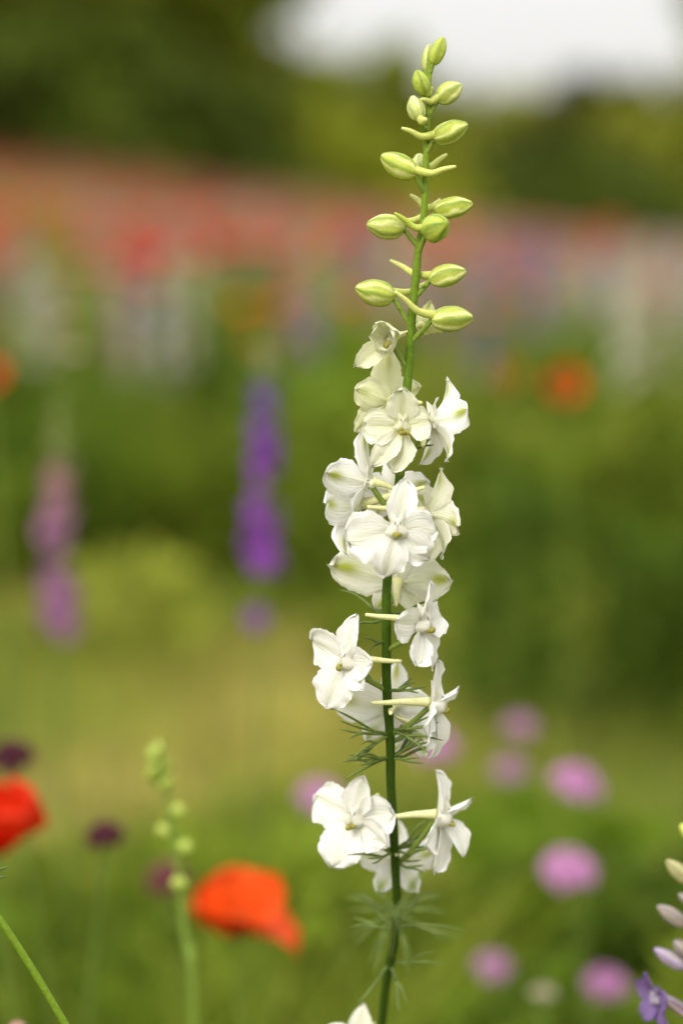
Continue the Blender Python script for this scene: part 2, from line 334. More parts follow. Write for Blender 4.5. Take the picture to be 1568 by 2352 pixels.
def blade(g, C, F, U, az, L, W, e0, e1, cup, kind, seed, base=WHITE, ruffle=.15, vein=.25, back=.9, r0=.0016, thick=.00014, twist=0, throat=None, nu=23, nv=17, backcol=GRN):
    """one petal: two skins meeting at the margin; az turns clockwise from U as seen from the front"""
    F = F.normalized(); U = (U - F * U.dot(F)).normalized(); Rr = U.cross(F)
    a = R(az); rho = U * math.cos(a) + Rr * math.sin(a); tau = Rr * math.cos(a) - U * math.sin(a)
    p = C + rho * r0; rd = random.Random(seed); ph = [rd.uniform(0, 6.28) for _ in range(6)]; bow = rd.uniform(-.16, .16) if nu > 8 else 0
    rowsF, rowsB, cF, cB, uvs = [], [], [], [], []
    for i in range(nu):
        u = i / (nu - 1); e = R(lerp(e0, e1, u ** 1.3)); dr = rho * math.cos(e) + F * math.sin(e); nn = F * math.cos(e) - rho * math.sin(e)
        if i: p = p + dr * (L / (nu - 1))
        tw = R(twist) * u; ta = tau * math.cos(tw) + nn * math.sin(tw); nn = nn * math.cos(tw) - tau * math.sin(tw)
        w = max(prof(u, kind) * W / 2, W * .006); rf, rb, c1, c2, uv = [], [], [], [], []
        for j in range(nv):
            v = -1 + 2 * j / (nv - 1); s = 1 if v > 0 else 0
            edge = abs(v) ** 2.5
            wob = math.sin(ph[s] + u * 11) * .6 + math.sin(ph[2 + s] + u * 23) * .4
            ww = w * (1 + (.06 * wob + .025 * math.sin(ph[s] + u * 47)) * edge * (ruffle > 0))
            q = p + ta * (ww * math.sin(v * 1.15) / math.sin(1.15)) + nn * (cup * w * (abs(v) ** 1.35) + W * bow * .5 * v * math.sin(u * 2.6 + ph[3]) + ruffle * W * .5 * edge * wob * smoothf(u))
            q = q + nn * (W * .018 * math.sin(v * 9 + ph[4]) * smoothf(u))
            q = q + nn * (-.05 * W * math.exp(-(v / .12) ** 2) * (1 - u))
            # uneven outer margin
            if u > .75: q = q - dr * (L * .035 * ruffle / .08 * (u - .75) * 4 * (math.sin(v * 7 + ph[5]) * .5 + .5 * math.sin(v * 17 + ph[4])))
            th = thick * (1 - abs(v) ** 6) * (1 - u ** 8) + 1e-6
            rf.append(q + nn * th); rb.append(q - nn * th)
            mv = math.exp(-(v / .22) ** 2); tz = throat if throat else mixc(base, GRN, .4)
            cf = mixc(base, GRN, vein * mv * (.35 + .65 * math.sin(min(1, u) * math.pi)) * (1 - .5 * u)); cf = mixc(cf, tz, .8 * max(0, 1 - u / .22) ** 1.2)
            cf = mixc(cf, backcol, .5 * max(0, (u - .93) / .07) * mv)
            sb = math.exp(-(v / .24) ** 2) * smoothf2(.42, .78, u) * (1 - .75 * smoothf2(.9, 1, u)) * back + .3 * math.exp(-(v / .3) ** 2) * (1 - u) * min(1, back * 1.5)
            cb = mixc(base, backcol, min(1, sb)); cb = mixc(cb, tz, .5 * max(0, 1 - u / .25))
            c1.append(cf); c2.append(cb); uv.append((u + seed % 7, v * .5 + .5 + seed % 5))
        rowsF.append(rf); rowsB.append(rb); cF.append(c1); cB.append(c2); uvs.append(uv)
    g.grid(rowsF, cF, uvs); g.grid(rowsB, cB, uvs, flip=True)
def smoothf(u): return u * u * (3 - 2 * u)
def smoothf2(a, b, u): t = min(1, max(0, (u - a) / (b - a))); return t * t * (3 - 2 * t)
def hood(g, C, F, U, s, seed, base=HOOD, lines=True):
    """the joined inner petals: two rounded lobes below, a waist, two ears above"""
    F = F.normalized(); U = (U - F * U.dot(F)).normalized(); Rr = U.cross(F); rows, cr, uv = [], [], []
    K = [(0, .42), (.1, .78), (.28, .9), (.45, .72), (.56, .5), (.66, .5), (.8, .66), (1, .74)]
    for i in range(17):
        t = i / 16; row, crr, uu = [], [], []
        for a, b in zip(K, K[1:]):
            if a[0] <= t <= b[0]: w = lerp(a[1], b[1], smoothf((t - a[0]) / (b[0] - a[0])))
        for j in range(13):
            v = -1 + j / 6
            h = lerp(-.75, 1.0, t) if t < .6 else .3 + (t - .6) * 3.1
            if t > .6: h -= (1 - abs(v)) ** 1.2 * .8 * (t - .6) / .4
            if t < .12: h += (1 - abs(v)) ** 2 * .22 * (1 - t / .12)
            dep = (.95 if t < .5 else lerp(.95, .5, (t - .5) * 2)) * (1 - v * v * .85) - .22 * math.exp(-(v / .12) ** 2) * (t < .6)
            if t < .2: dep *= .55 + .45 * t / .2
            row.append(C + U * (h * s) + Rr * (v * w * s) + F * (dep * s))
            c = base
            if lines and .58 < t < .75 and abs(abs(v) - .33) < .05: c = (.12, .12, .14)
            crr.append(c); uu.append((t, v))
        rows.append(row); cr.append(crr); uv.append(uu)
    g.grid(rows, cr, uv)

# ------------------------------------------------------------------ the white larkspur
D0 = FOC
def c1(x, y): return 784 + x * .24, 62.7 + y * .24
def c2(x, y): return 784 + x * .24, 439 + y * .24
def c3(x, y): return 690 + x * .28, 846.7 + y * .28
def c4(x, y): return 690 + x * .28, 1254.4 + y * .28
def c5(x, y): return 690 + x * .28, 1693.4 + y * .28
STEM_PX = [(986, 120), (985, 180), (983, 240), (979, 310), (977, 400), (972, 500), (962, 560), (956, 620), (948, 700), (943, 760), (938, 850), (932, 915), (918, 1090), (898, 1250), (888, 1350), (887, 1450), (887, 1550), (890, 1620), (896, 1700), (897, 1800), (903, 1900), (908, 2000), (911, 2080), (907, 2150), (895, 2210), (884, 2280), (876, 2352)]
def sdepth(py):
    """depth of the stem: upright near the focus, its foot further away"""
    t = (py - 1150) / 1200.0
    return D0 + (0.095 * t * t if t > 0 else .012 * t * t)
stem_pts = [P(x, y, sdepth(y)) for x, y in STEM_PX]
foot = V((stem_pts[-1].x - .012, stem_pts[-1].y + .05, 0))
def stem_x(py):
    for a, b in zip(STEM_PX, STEM_PX[1:]):
        if a[1] <= py <= b[1]: return lerp(a[0], b[0], (py - a[1]) / (b[1] - a[1]))
    return STEM_PX[0][0] if py < 120 else STEM_PX[-1][0]
def on_stem(py): return P(stem_x(py), py, sdepth(py))
UNIT = KP * D0                      # metres per picture unit at the focus
LK = empty('larkspur', foot, 'tall white larkspur with green buds above open white flowers', 'larkspur')
g = Geo(); path = spline(stem_pts, 5); n0 = len(path)
rad = [UNIT * lerp(5.0, 10.0, min(1, i / 40)) if i < 40 else UNIT * lerp(10.0, 11.0, min(1, (i - 40) / 40)) for i in range(n0)]
cs = [mixc(STEM_T, STEM_M, min(1, i / 50)) if i < 50 else mixc(STEM_M, STEM_B, min(1, (i - 50) / 32)) for i in range(n0)]
low = spline([stem_pts[-1], lerp(stem_pts[-1], foot, .5) + V((-.004, .006, 0)), foot - V((0, 0, .01))], 8)[1:]
rad = [r * (1 + .03 * math.sin(i * 1.7)) for i, r in enumerate(rad)]
g.tube(path + low, rad + [UNIT * 11.5] * len(low), 14, cs + [STEM_B] * len(low))
g.build('stem', M_STEM, LK)

def bud(parent, tip, base, width, node=None, spur=None, seed=0, pal=(BUDP, BUDM, BUDG), pale=0, bracts=True, spur_mat=M_BUD, spur_r=(2.2, .75), sc=1.0, roll=None, pedi_col=PEDI):
    """a closed bud: five-ribbed egg on a stalk, its spur running back from the upper side"""
    rd = random.Random(seed); ax = tip - base; Ln = ax.length; z = ax.normalized()
    x = z.cross(V((0, -1, 0)))
    if x.length < .1: x = z.cross(V((0, 0, 1)))
    x.normalize(); y = z.cross(x); rows, cr = [], []; n = 40; m = 24; ph = roll if roll is not None else rd.uniform(0, 6.28)
    for i in range(m + 1):
        t = i / m; r = max(0, 1 - abs(2 * (t ** .90) - 1) ** 2.3) ** .6 * (1.04 - .20 * smoothf2(.55, 1, t)) + .04 * smoothf2(.9, .97, t) * (1 - smoothf2(.985, 1, t)); row, crr = [], []
        for j in range(n):
            a = 2 * math.pi * j / n; wv = .55 * noise.noise(V((seed * 3.1 + math.cos(a) * 1.5, math.sin(a) * 1.5, t * 3))); k = math.cos(5 * a + ph + .9 * math.sin(t * 2.4) + wv * 2); k2 = math.cos(5 * a + ph + 2.3 + 1.3 * t + wv * 3)
            rr = r * width / 2 * (1 + .05 * k + .035 * math.sin(2 * a + ph) + .05 * max(0, k2) ** 6 * math.sin(math.pi * t))
            row.append(base + z * (Ln * t) + (x * math.cos(a) + y * math.sin(a)) * rr)
            c = mixc(pal[1], pal[0], smoothf2(.45, .95, k2) * (.85 + wv)); c = mixc(c, pal[2], smoothf2(.1, .9, k) * (.45 + .55 * t))
            c = mixc(c, pal[2], .35 * smoothf2(.85, 1, t)); c = mixc(c, pal[2], max(0, .5 * noise.noise(V((seed + a * 3, t * 2.2, 4))))); c = mixc(c, (.8, .82, .5), pale * .5); crr.append(c)
        rows.append(row); cr.append(crr)
    gb = Geo(); gb.grid(rows, cr, closed=True); b = gb.build('bud', M_BUD, parent, base)
    if spur is not None:
        gs = Geo(); a = base + z * Ln * .22 + V((0, 0, width * .12)); mid = lerp(base, spur, .33) + V((0, 0, -.0004))
        pp = spline([a, mid, lerp(base, spur, .68), spur], 5); k = len(pp)
        gs.tube(pp, [sc * .001 * (lerp(spur_r[0], spur_r[1], (i / (k - 1)) ** .6) * (1 if i < k - 2 else .8)) for i in range(k)], 9, [mixc(pal[1], pal[0], .25 + .5 * i / k) for i in range(k)])
        gs.build('spur', spur_mat, b)
    if node is not None:
        gp = Geo(); q = lerp(node, base, .5) + (V((0, 0, -.0006))); pp = spline([node, q, base + z * .0008], 5); k = len(pp)
        gp.tube(pp, [sc * lerp(.0012, .00095, i / (k - 1)) for i in range(k)], 8, pedi_col)
        if bracts:
            for w in (.38, .45):
                s0 = lerp(node, base, w); o = (base - node).normalized(); sd = V((o.x, 0, .15)).normalized() * rd.uniform(.6, 1.1)
                e = s0 + sd * .0036 * sc + V((0, rd.uniform(-.002, .002), .0014))
                gp.tube(spline([s0, lerp(s0, e, .5) + V((0, 0, .0008)), e], 4), [sc * .00045] * 5 + [sc * .0003, sc * .0002, sc * .0001, 0.00005], 6, pedi_col)
        gp.build('pedicel', M_STEM, b)
    return b

def pk(c, xy, dd=0.0):
    px, py = c(*xy); return P(px, py, sdepth(py) + dd)
S1 = .24 * UNIT; S3 = .28 * UNIT
def LB(c, tip, base, w, node, spur=None, dt=0, db=0, ds=0, seed=0, **k):
    nx_, ny_ = c(*node)
    bud(LK, pk(c, tip, dt), pk(c, base, db), w * S1 * .93, on_stem(ny_), pk(c, spur, ds) if spur else None, seed, **k)
LB(c1, (978, 92), (862, 365), 150, (840, 440), seed=1, pal=(BUDM, (.36, .43, .06), (.24, .30, .03)), roll=1.0, bracts=False)
LB(c1, (835, 158), (800, 430), 108, (835, 470), seed=2, dt=.004, db=.004, pale=.35, bracts=False)
LB(c1, (715, 408), (800, 652), 172, (825, 690), (868, 575), dt=-.006, db=-.004, ds=-.002, seed=3, pal=(BUDM, (.36, .43, .06), BUDG), roll=.5, bracts=False)
LB(c1, (1150, 548), (905, 700), 205, (838, 850), (757, 690), ds=-.005, seed=4, pale=.25)
LB(c1, (675, 655), (745, 890), 178, (800, 985), (808, 885), dt=-.004, db=-.006, ds=-.01, seed=5, pale=.5, spur_r=(2.0, 1.0))
LB(c1, (1208, 925), (870, 1070), 225, (815, 1210), (577, 965), ds=-.007, db=-.002, seed=6, pale=.1)
LB(c1, (376, 1225), (720, 1415), 235, (795, 1590), (1093, 1332), ds=-.009, db=-.004, seed=7, pale=.05)
LB(c1, (735, 1205), (770, 1380), 165, (805, 1450), (1005, 1216), dt=.006, db=.008, ds=.012, seed=8, pale=.75)
LB(c1, (1258, 1690), (885, 1765), 215, (800, 1900), (660, 1602), ds=.012, db=.006, dt=.004, seed=9, pale=.08)
LB(c1, (236, 1888), (610, 1925), 250, (715, 2105), (940, 1648), ds=.014, seed=10, pale=.18)
LB(c2, (1010, 300), (800, 400), 262, (745, 600), (507, 210), dt=-.014, db=-.004, ds=-.008, seed=11, pal=(BUDM, (.40, .48, .08), BUDG), roll=2.2)
LB(c2, (1193, 765), (835, 850), 222, (735, 1030), (468, 663), ds=.012, seed=12, pale=.15)
LB(c2, (130, 920), (510, 1015), 255, (640, 1300), (893, 850), ds=.016, seed=13, pale=.1)
LB(c2, (1260, 1212), (850, 1230), 245, (690, 1450), (510, 960), ds=-.010, db=-.003, seed=14, pale=.15)

def flower(c, cen, yaw, pitch=0, dd=0, s=1.0, node=None, sep=None, spur=None, dspur=None, base=WHITE, seed=0, roll=0, hooded=True, vein=.25, back=.9, parent=None, name='flower', hs=.0042, throat=None, spur_col=None, nodept=None, hood_col=HOOD):
    """an open flower: five sepals, joined inner petals, stamens and a spur; yaw 0 faces the camera, + turns to the right"""
    parent = parent or LK
    px, py = c(*cen); C = P(px, py, sdepth(py) + dd); y, p = R(yaw), R(pitch)
    F = V((math.sin(y) * math.cos(p), -math.cos(y) * math.cos(p), math.sin(p))).normalized(); U = V((0, 0, 1)); U = (U - F * U.z).normalized()
    Rr = U.cross(F); U = (U * math.cos(R(roll)) + Rr * math.sin(R(roll))).normalized()
    rd = random.Random(seed)
    # the heart of the flower and its stalk
    gc = Geo(); gc.ball(C - F * .0004, .0019, mixc(base, GRN, .4), 8)
    nd = nodept if nodept is not None else on_stem(node if node else py + 40)
    b0 = C - F * .0012 - U * .001
    pp = spline([nd, lerp(nd, b0, .5) + V((0, 0, -.0012)), b0], 5); gc.tube(pp, [.0011] * len(pp), 8, PEDI)
    fo = gc.build(name, M_BUD, parent, C)
    if sep is None:
        sep = [(0, 16, 10, 30, 5, .25, 'point'), (-76, 16, 13.5, 18, -12, .12, 'broad'), (76, 16, 13.5, 18, -12, .12, 'broad'), (-148, 15.5, 9.5, 10, -35, .15, 'point'), (148, 15.5, 9.5, 10, -35, .15, 'point')]
    for k, q in enumerate(sep):
        az, L, W, e0, e1, cup, kind = q[:7]; tw = (q[7] if len(q) > 7 else 0) + rd.uniform(-20, 20)
        gs = Geo(); blade(gs, C + F * .0003 * k, F, U, az + rd.uniform(-3, 3), L * .001 * s, W * 1.06 * .001 * s, e0 + rd.uniform(-8, 8), e1 + rd.uniform(-26, 14), cup * rd.uniform(.8, 2.0), kind, seed * 13 + k * 5 + 1, base, vein=vein, back=back, twist=tw, throat=throat)
        gs.build('sepal', M_PETAL, fo, C)
    if hooded:
        gh = Geo(); hood(gh, C + F * .001 + U * .0012 * s, F, U, hs * s, seed, mixc(hood_col, base, .4)); gh.build('petal', M_PETAL, fo, C)
        ga = Geo()
        for k in range(8):
            q = C + F * rd.uniform(.0028, .0046) * s - U * rd.uniform(.0012, .0034) * s + Rr * rd.uniform(-.0019, .0019) * s
            ga.tube([C, lerp(C, q, .6), q], .00022, 5, (.7, .7, .45)); ga.ball(q, .00085 * s, mixc(ANTH, (.34, .31, .05), rd.random()), 5, (1, .8, 1.2))
        ga.build('stamens', M_BUD, fo, C)
    e = C - F * .019 * s + U * .006 * s if spur is None else pk(c, spur, dspur if dspur is not None else dd)
    a = C + U * .0012; gs = Geo(); mid = lerp(a, e, .4) + U * .0004
    pp = spline([a, mid, lerp(a, e, .75), e], 5); k = len(pp); sc0 = spur_col or mixc(mixc(base, (.76, .73, .28), .75), GRN, .14)
    gs.tube(pp, [lerp(.0022, .00068, (i / (k - 1)) ** .5) * s for i in range(k)], 9, sc0); gs.build('spur', M_BUD, fo, C)
    return fo

W_ = WHITE
# flowers in the order they climb down the stem
flower(c2, (775, 1290), 150, 20, dd=.010, s=.62, node=800, base=CREAM, seed=21, back=1.0, hooded=False, sep=[(0, 18, 10, 60, 70, .3, 'point'), (-76, 15, 12, 55, 60, .4, 'broad'), (76, 15, 12, 55, 60, .4, 'broad'), (-148, 14, 10, 40, 60, .3, 'point'), (148, 14, 10, 40, 60, .3, 'point')])
flower(c2, (480, 1430), -22, 4, dd=-.002, s=.95, node=846, base=mixc(CREAM, W_, .45), seed=22, hs=.0026, sep=[(8, 12.5, 12, 46, 78, .35, 'broad'), (-75, 10.5, 12.5, 48, 80, .35, 'broad'), (80, 10, 12.5, 50, 84, .35, 'broad'), (-128, 17, 9, 22, -14, .3, 'point'), (150, 9, 8, 60, 80, .3, 'point')], throat=(.66, .62, .10))
flower(c3, (735, 275), -150, 8, dd=.010, s=1.0, node=1010, base=mixc(CREAM, W_, .3), seed=23, back=.55, hooded=False, sep=[(0, 19, 12, 8, 25, .2, 'broad'), (70, 14, 13, 20, 25, .2, 'broad'), (-70, 14, 12, 20, 20, .2, 'broad'), (135, 16, 11, 15, 20, .2, 'broad'), (-140, 14, 9, 10, 10, .2, 'point')])
flower(c3, (835, 480), 4, 6, dd=-.012, s=1.0, node=1098, base=mixc(W_, CREAM, .35), seed=24, vein=.42, hs=.0042, hood_col=(.82, .80, .52), throat=(.62, .60, .10), sep=[(-4, 14.5, 12, 30, 10, .25, 'broad'), (-86, 14, 13.5, 12, -8, .1, 'fan'), (76, 9.5, 13, 22, 0, .1, 'fan'), (-142, 18, 9, 2, -30, .18, 'point'), (-172, 16.5, 12.5, 4, -20, .18, 'point')])
flower(c3, (1055, 440), 116, 0, dd=.0, s=1.12, node=1055, base=W_, seed=25, spur=(1000, 640), dspur=-.006, back=1.0, sep=[(5, 17, 10, 55, 12, .3, 'point'), (-65, 15, 12.5, 52, 20, .15, 'broad'), (80, 16, 13, 48, 15, .12, 'broad'), (-140, 17, 9.5, 35, -55, .2, 'point'), (150, 17, 9, 35, -45, .2, 'point')])
flower(c3, (575, 945), -112, 6, dd=-.004, s=1.06, node=1180, base=W_, seed=26, spur=(775, 985), back=.95, vein=.3, sep=[(0, 19.5, 9.5, 28, 6, .35, 'point'), (75, 20, 13, 55, 15, .18, 'broad'), (-75, 18, 13, 50, 5, .15, 'broad'), (148, 14, 8.5, 30, -20, .2, 'point'), (-148, 14, 9, 40, -20, .2, 'point')])
flower(c3, (485, 1130), -104, -8, dd=.002, s=1.15, node=1215, base=W_, seed=27, back=.9, hooded=False, sep=[(0, 14, 8, 20, 6, .4, 'point'), (78, 18, 13.5, 42, -2, .15, 'broad'), (-70, 16, 13, 62, 25, .15, 'broad'), (140, 19, 8, 35, -30, .25, 'point'), (-140, 18, 9, 40, -20, .2, 'point')])
flower(c3, (790, 1330), 3, 4, dd=-.016, s=1.0, node=1295, base=W_, seed=28, vein=.22, hs=.0054, sep=[(12, 19.5, 11.5, 12, -4, .28, 'point'), (-99, 18.5, 19, 12, -14, .06, 'fan', 0), (93, 14.5, 16.5, 18, -22, .10, 'broad', 6), (-163, 18, 13, 14, -18, .08, 'broad', 8), (131, 16.5, 13.5, 4, -26, .1, 'point', -4)])
flower(c3, (1030, 1190), 112, 2, dd=.004, s=1.08, node=1270, base=mixc(W_, CREAM, .3), seed=29, back=.85, vein=.35, sep=[(-26, 18.5, 11, 18, 2, .35, 'point'), (-100, 17, 12, 40, 0, .15, 'broad'), (70, 14, 12, 30, -20, .15, 'broad'), (-146, 18, 9.5, 32, -20, .2, 'broad'), (168, 20, 8.5, 38, -50, .2, 'point')])
flower(c3, (750, 1010), 176, 10, dd=.016, s=.85, node=1200, base=W_, seed=30, back=.9, hooded=False)
flower(c4, (800, 300), 168, 12, dd=.014, s=1.12, node=1400, base=mixc(W_, CREAM, .2), seed=31, spur=(778, 495), dspur=.004, back=1.0, hooded=False, sep=[(0, 16, 13, 18, 5, .25, 'point'), (76, 24, 17.5, 8, -5, .12, 'broad'), (-82, 18, 15, 10, -15, .12, 'broad'), (145, 14, 10, 20, 0, .15, 'point'), (-140, 17, 12, 10, -10, .15, 'broad')])
flower(c4, (985, 640), 52, -4, dd=-.006, s=1.0, node=1494, base=W_, seed=32, spur=(533, 562), dspur=-.012, vein=.12, hs=.0055, sep=[(0, 16.5, 8.5, 20, -4, .3, 'strap'), (-80, 14.5, 14, 6, -25, .08, 'fan'), (78, 13, 13, 20, -10, .15, 'broad'), (-152, 15, 12.5, 18, -4, .1, 'fan'), (155, 20, 12, 16, 4, .12, 'broad')])
flower(c4, (390, 950), -34, 2, dd=-.006, s=1.0, node=1585, base=W_, seed=33, spur=(828, 945), dspur=-.004, vein=.14, hs=.0055, sep=[(8, 17.5, 10, 8, -5, .3, 'point'), (-70, 17.5, 16.5, 12, -12, .08, 'fan'), (82, 12, 13, 25, 5, .15, 'broad'), (-152, 20, 16.5, 12, -8, .08, 'broad'), (130, 13, 10, 15, 10, .15, 'point')])
flower(c4, (745, 1330), 178, 4, dd=.014, s=1.05, node=1700, base=W_, seed=34, back=.95, hooded=False, sep=[(-8, 17, 10, 6, 0, .3, 'point'), (76, 22, 17, 6, -8, .1, 'broad'), (-76, 13, 11, 20, 0, .12, 'broad'), (145, 15, 10, 20, 0, .15, 'point'), (-140, 20, 11, 5, -10, .15, 'point')])
flower(c4, (1075, 1300), 70, -3, dd=-.002, s=1.04, node=1690, base=W_, seed=35, spur=(580, 1285), dspur=-.012, vein=.1, hs=.0064, sep=[(-16, 18, 8, 2, 4, .4, 'strap'), (-112, 14, 12, 12, -10, .2, 'fan'), (24, 11, 6, 55, 48, .4, 'strap'), (-158, 17, 10.5, 14, -8, .25, 'broad'), (168, 22, 9, 30, -25, .3, 'point')])
flower(c4, (905, 1480), 158, -14, dd=.016, s=.8, node=1705, base=W_, seed=36, back=.9, hooded=False)
flower(c5, (455, 670), -22, 0, dd=.0, s=1.05, node=1965, base=W_, seed=37, vein=.08, hs=.0055, sep=[(16, 17, 12, 8, 0, .28, 'point'), (-66, 17.5, 17.5, 10, -10, .08, 'fan'), (76, 14.5, 16, 16, -5, .1, 'fan'), (-158, 19.5, 17, 10, -10, .08, 'broad'), (124, 15, 13, 12, 0, .12, 'broad')])
flower(c5, (1125, 650), 74, -4, dd=.0, s=1.06, node=1990, base=W_, seed=38, spur=(705, 652), dspur=-.005, vein=.06, hs=.0064, sep=[(-8, 17, 9, 2, 6, .4, 'strap'), (-118, 16, 13, 14, -4, .2, 'fan'), (26, 13, 7, 56, 46, .4, 'strap'), (-166, 20, 13, 16, 4, .2, 'broad'), (158, 18, 10, 42, 14, .25, 'broad')])
flower(c5, (790, 1010), 178, -12, dd=.018, s=.95, node=2000, base=W_, seed=39, back=.9, hooded=False)
flower(c5, (500, 2520), -14, 8, dd=-.030, s=1.0, nodept=foot + V((0, 0, .34)), base=mixc(W_, CREAM, .2), seed=40, vein=.15)

def feather(parent, node, dirs, seed, length=.02, col_=STEM_B, r=.00048, forks=2, name='leaf'):
    """finely cut leaf: a short stalk splitting into thread-like lobes"""
    rd = random.Random(seed); gl = Geo()
    for d in dirs:
        d = V(d).normalized(); L = length * rd.uniform(.75, 1.2); k = node + d * L * .4 + V((0, 0, -.0006))
        gl.tube(spline([node, lerp(node, k, .5) + V((0, 0, .0004)), k], 3), [r * 1.25] * 7, 6, col_)
        for f in range(forks + (rd.random() < .4)):
            e = (d + V((rd.uniform(-.35, .35), rd.uniform(-.4, .4), rd.uniform(-.38, .3)))).normalized()
            tip = k + e * L * rd.uniform(.5, .95); sag = V((0, 0, L * rd.uniform(-.04, .09)))
            cc_ = mixc(col_, (.26, .34, .08), rd.uniform(0, .5))
            gl.tube(spline([k, lerp(k, tip, .5) + sag, tip], 4), [r * x for x in (1.1, 1.15, 1.15, 1.1, 1, .95, .85, .6, .25)], 6, cc_, oval=.55)
    return gl.build(name, M_LEAF, parent, node)
def fan_dirs(seed, n, side, lo=-.25, hi=.7, dy=.8):
    rd = random.Random(seed); return [(side * rd.uniform(.5, 1), rd.uniform(-dy, dy), rd.uniform(lo, hi)) for _ in range(n)]
LC = (.10, .16, .03); LC2 = (.14, .20, .045)
for k, (py, side, n, L, sd) in enumerate([(1056, 1, 1, .013, 1), (1425, -1, 2, .018, 2), (1412, 1, 1, .016, 3), (1475, -1, 1, .011, 4), (1585, -1, 2, .015, 5), (1590, 1, 3, .016, 6), (1690, -1, 4, .020, 7), (1680, 1, 3, .016, 8), (1742, -1, 3, .018, 9), (1745, 1, 4, .018, 10), (1955, 1, 4, .020, 11), (1960, -1, 3, .020, 12), (1985, 1, 3, .016, 13)]):
    nd = on_stem(py); feather(LK, nd, fan_dirs(sd, n, side), 50 + k, L, LC if py < 1600 else LC2)
# the big lower leaves spread in front of and behind the stem
nd = on_stem(2135); nf = nd + V((-.004, -.165, .056))
gl = Geo(); gl.tube(spline([on_stem(2200), lerp(on_stem(2200), nf, .5), nf], 4), .0009, 7, LC2); gl.build('petiole', M_STEM, LK, nd)
feather(LK, nf, [(-1, -.1, .5), (-1, .1, .15), (-.9, -.2, -.35), (1, -.1, .6), (1, 0, .25), (.9, -.2, -.4), (.3, -.3, -.9), (-.4, 0, -.8), (-.6, 0, .8), (.6, 0, .8)], 81, .0170, LC2, .00042, 2)
feather(LK, nd, [(-1, .6, .75), (.8, .7, .9), (1, .6, .1), (-1, .6, 0)], 82, .022, LC2, .0005, 2)
feather(LK, on_stem(2215), [(.3, -.4, -.6), (-.4, -.5, -.3), (.6, -.3, .2)], 83, .018, LC2, .0005, 2)

# ------------------------------------------------------------------ neighbours in the near meadow
def stalk(parent, pts, r0, r1, c, name='stem', seg=5, n=9, mat=None):
    gs = Geo(); pp = spline(pts, seg); k = len(pp); gs.tube(pp, [lerp(r0, r1, i / (k - 1)) for i in range(k)], n, c)
    return gs.build(name, mat or M_STEM, parent)
def plant_foot(p, dx=0, dy=.02): return V((p.x + dx, p.y + dy, gz(p.x + dx, p.y + dy)))

# violet larkspur beside the white one (its stem just outside the picture)
VD = 1.03
VP = lambda px, py, dd=0: P(px, py, VD + dd)
vf = plant_foot(VP(1612, 2352), .0, .03)
VL = empty('larkspur', vf, 'violet larkspur with pale mauve buds standing beside the white larkspur', 'larkspur')
MAUVE = ((.37, .33, .26), (.28, .24, .20), (.19, .15, .17)); VIO = (.27, .17, .43)
stalk(VL, [vf, VP(1606, 2300), VP(1604, 2150), VP(1612, 2000), VP(1622, 1880), VP(1628, 1780)], .0024, .0011, (.16, .17, .07))
for k, (t, b, w, nd, pal) in enumerate([((1560, 1893), (1604, 1935), 38, (1618, 1960), (BUDP, BUDM, BUDM)), ((1528, 1975), (1588, 2030), 42, (1610, 2060), ((.46, .44, .22), (.37, .35, .15), (.22, .21, .09))), ((1507, 2080), (1576, 2128), 42, (1606, 2170), MAUVE), ((1500, 2178), (1572, 2225), 36, (1604, 2270), (MAUVE[0], (.40, .34, .40), VIO)), ((1545, 2160), (1590, 2200), 40, (1604, 2240), MAUVE), ((1556, 2052), (1592, 2080), 26, (1606, 2100), MAUVE)]):
    bud(VL, VP(*t), VP(*b), w * .84 * KP * VD, VP(*nd), VP(b[0] + 60, b[1] + 18, .01), 200 + k, pal, pedi_col=(.22, .18, .12))
vc = VP(1512, 2290); Fv = V((-.92, -.36, -.1)).normalized()
gc = Geo(); gc.ball(vc, .0025, (.3, .2, .4), 8); pp = spline([VP(1604, 2352), VP(1560, 2325), vc], 5); gc.tube(pp, .0013, 8, (.30, .22, .22)); vfl = gc.build('flower', M_BUD, VL, vc)
for k, q in enumerate([(0, 12, 9, 40, 10, .3, 'point'), (-80, 12, 11, 35, 0, .15, 'broad'), (75, 13, 12, 30, -5, .15, 'broad'), (-150, 12, 10, 40, 10, .15, 'broad'), (150, 12, 10, 20, -10, .15, 'broad')]):
    gs = Geo(); az, L, W, e0, e1, cup, kd = q; blade(gs, vc, Fv, V((0, 0, 1)), az, L * .001, W * .001, e0, e1, cup, kd, 300 + k, VIO, vein=.1, back=.35, throat=(.30, .16, .5), backcol=(.3, .28, .2)); gs.build('sepal', M_PETAL, vfl, vc)
gs = Geo(); hood(gs, vc + Fv * .001, Fv, V((0, 0, 1)), .0038, 1, (.55, .48, .6), False); gs.build('petal', M_PETAL, vfl, vc)
gs = Geo(); gs.tube(spline([vc, VP(1545, 2300, .005), VP(1590, 2330, .01)], 5), [.0022, .002, .0018, .0016, .0015, .0014, .0013, .0012, .0011, .001, .0009], 9, (.40, .30, .42)); gs.build('spur', M_BUD, vfl, vc)

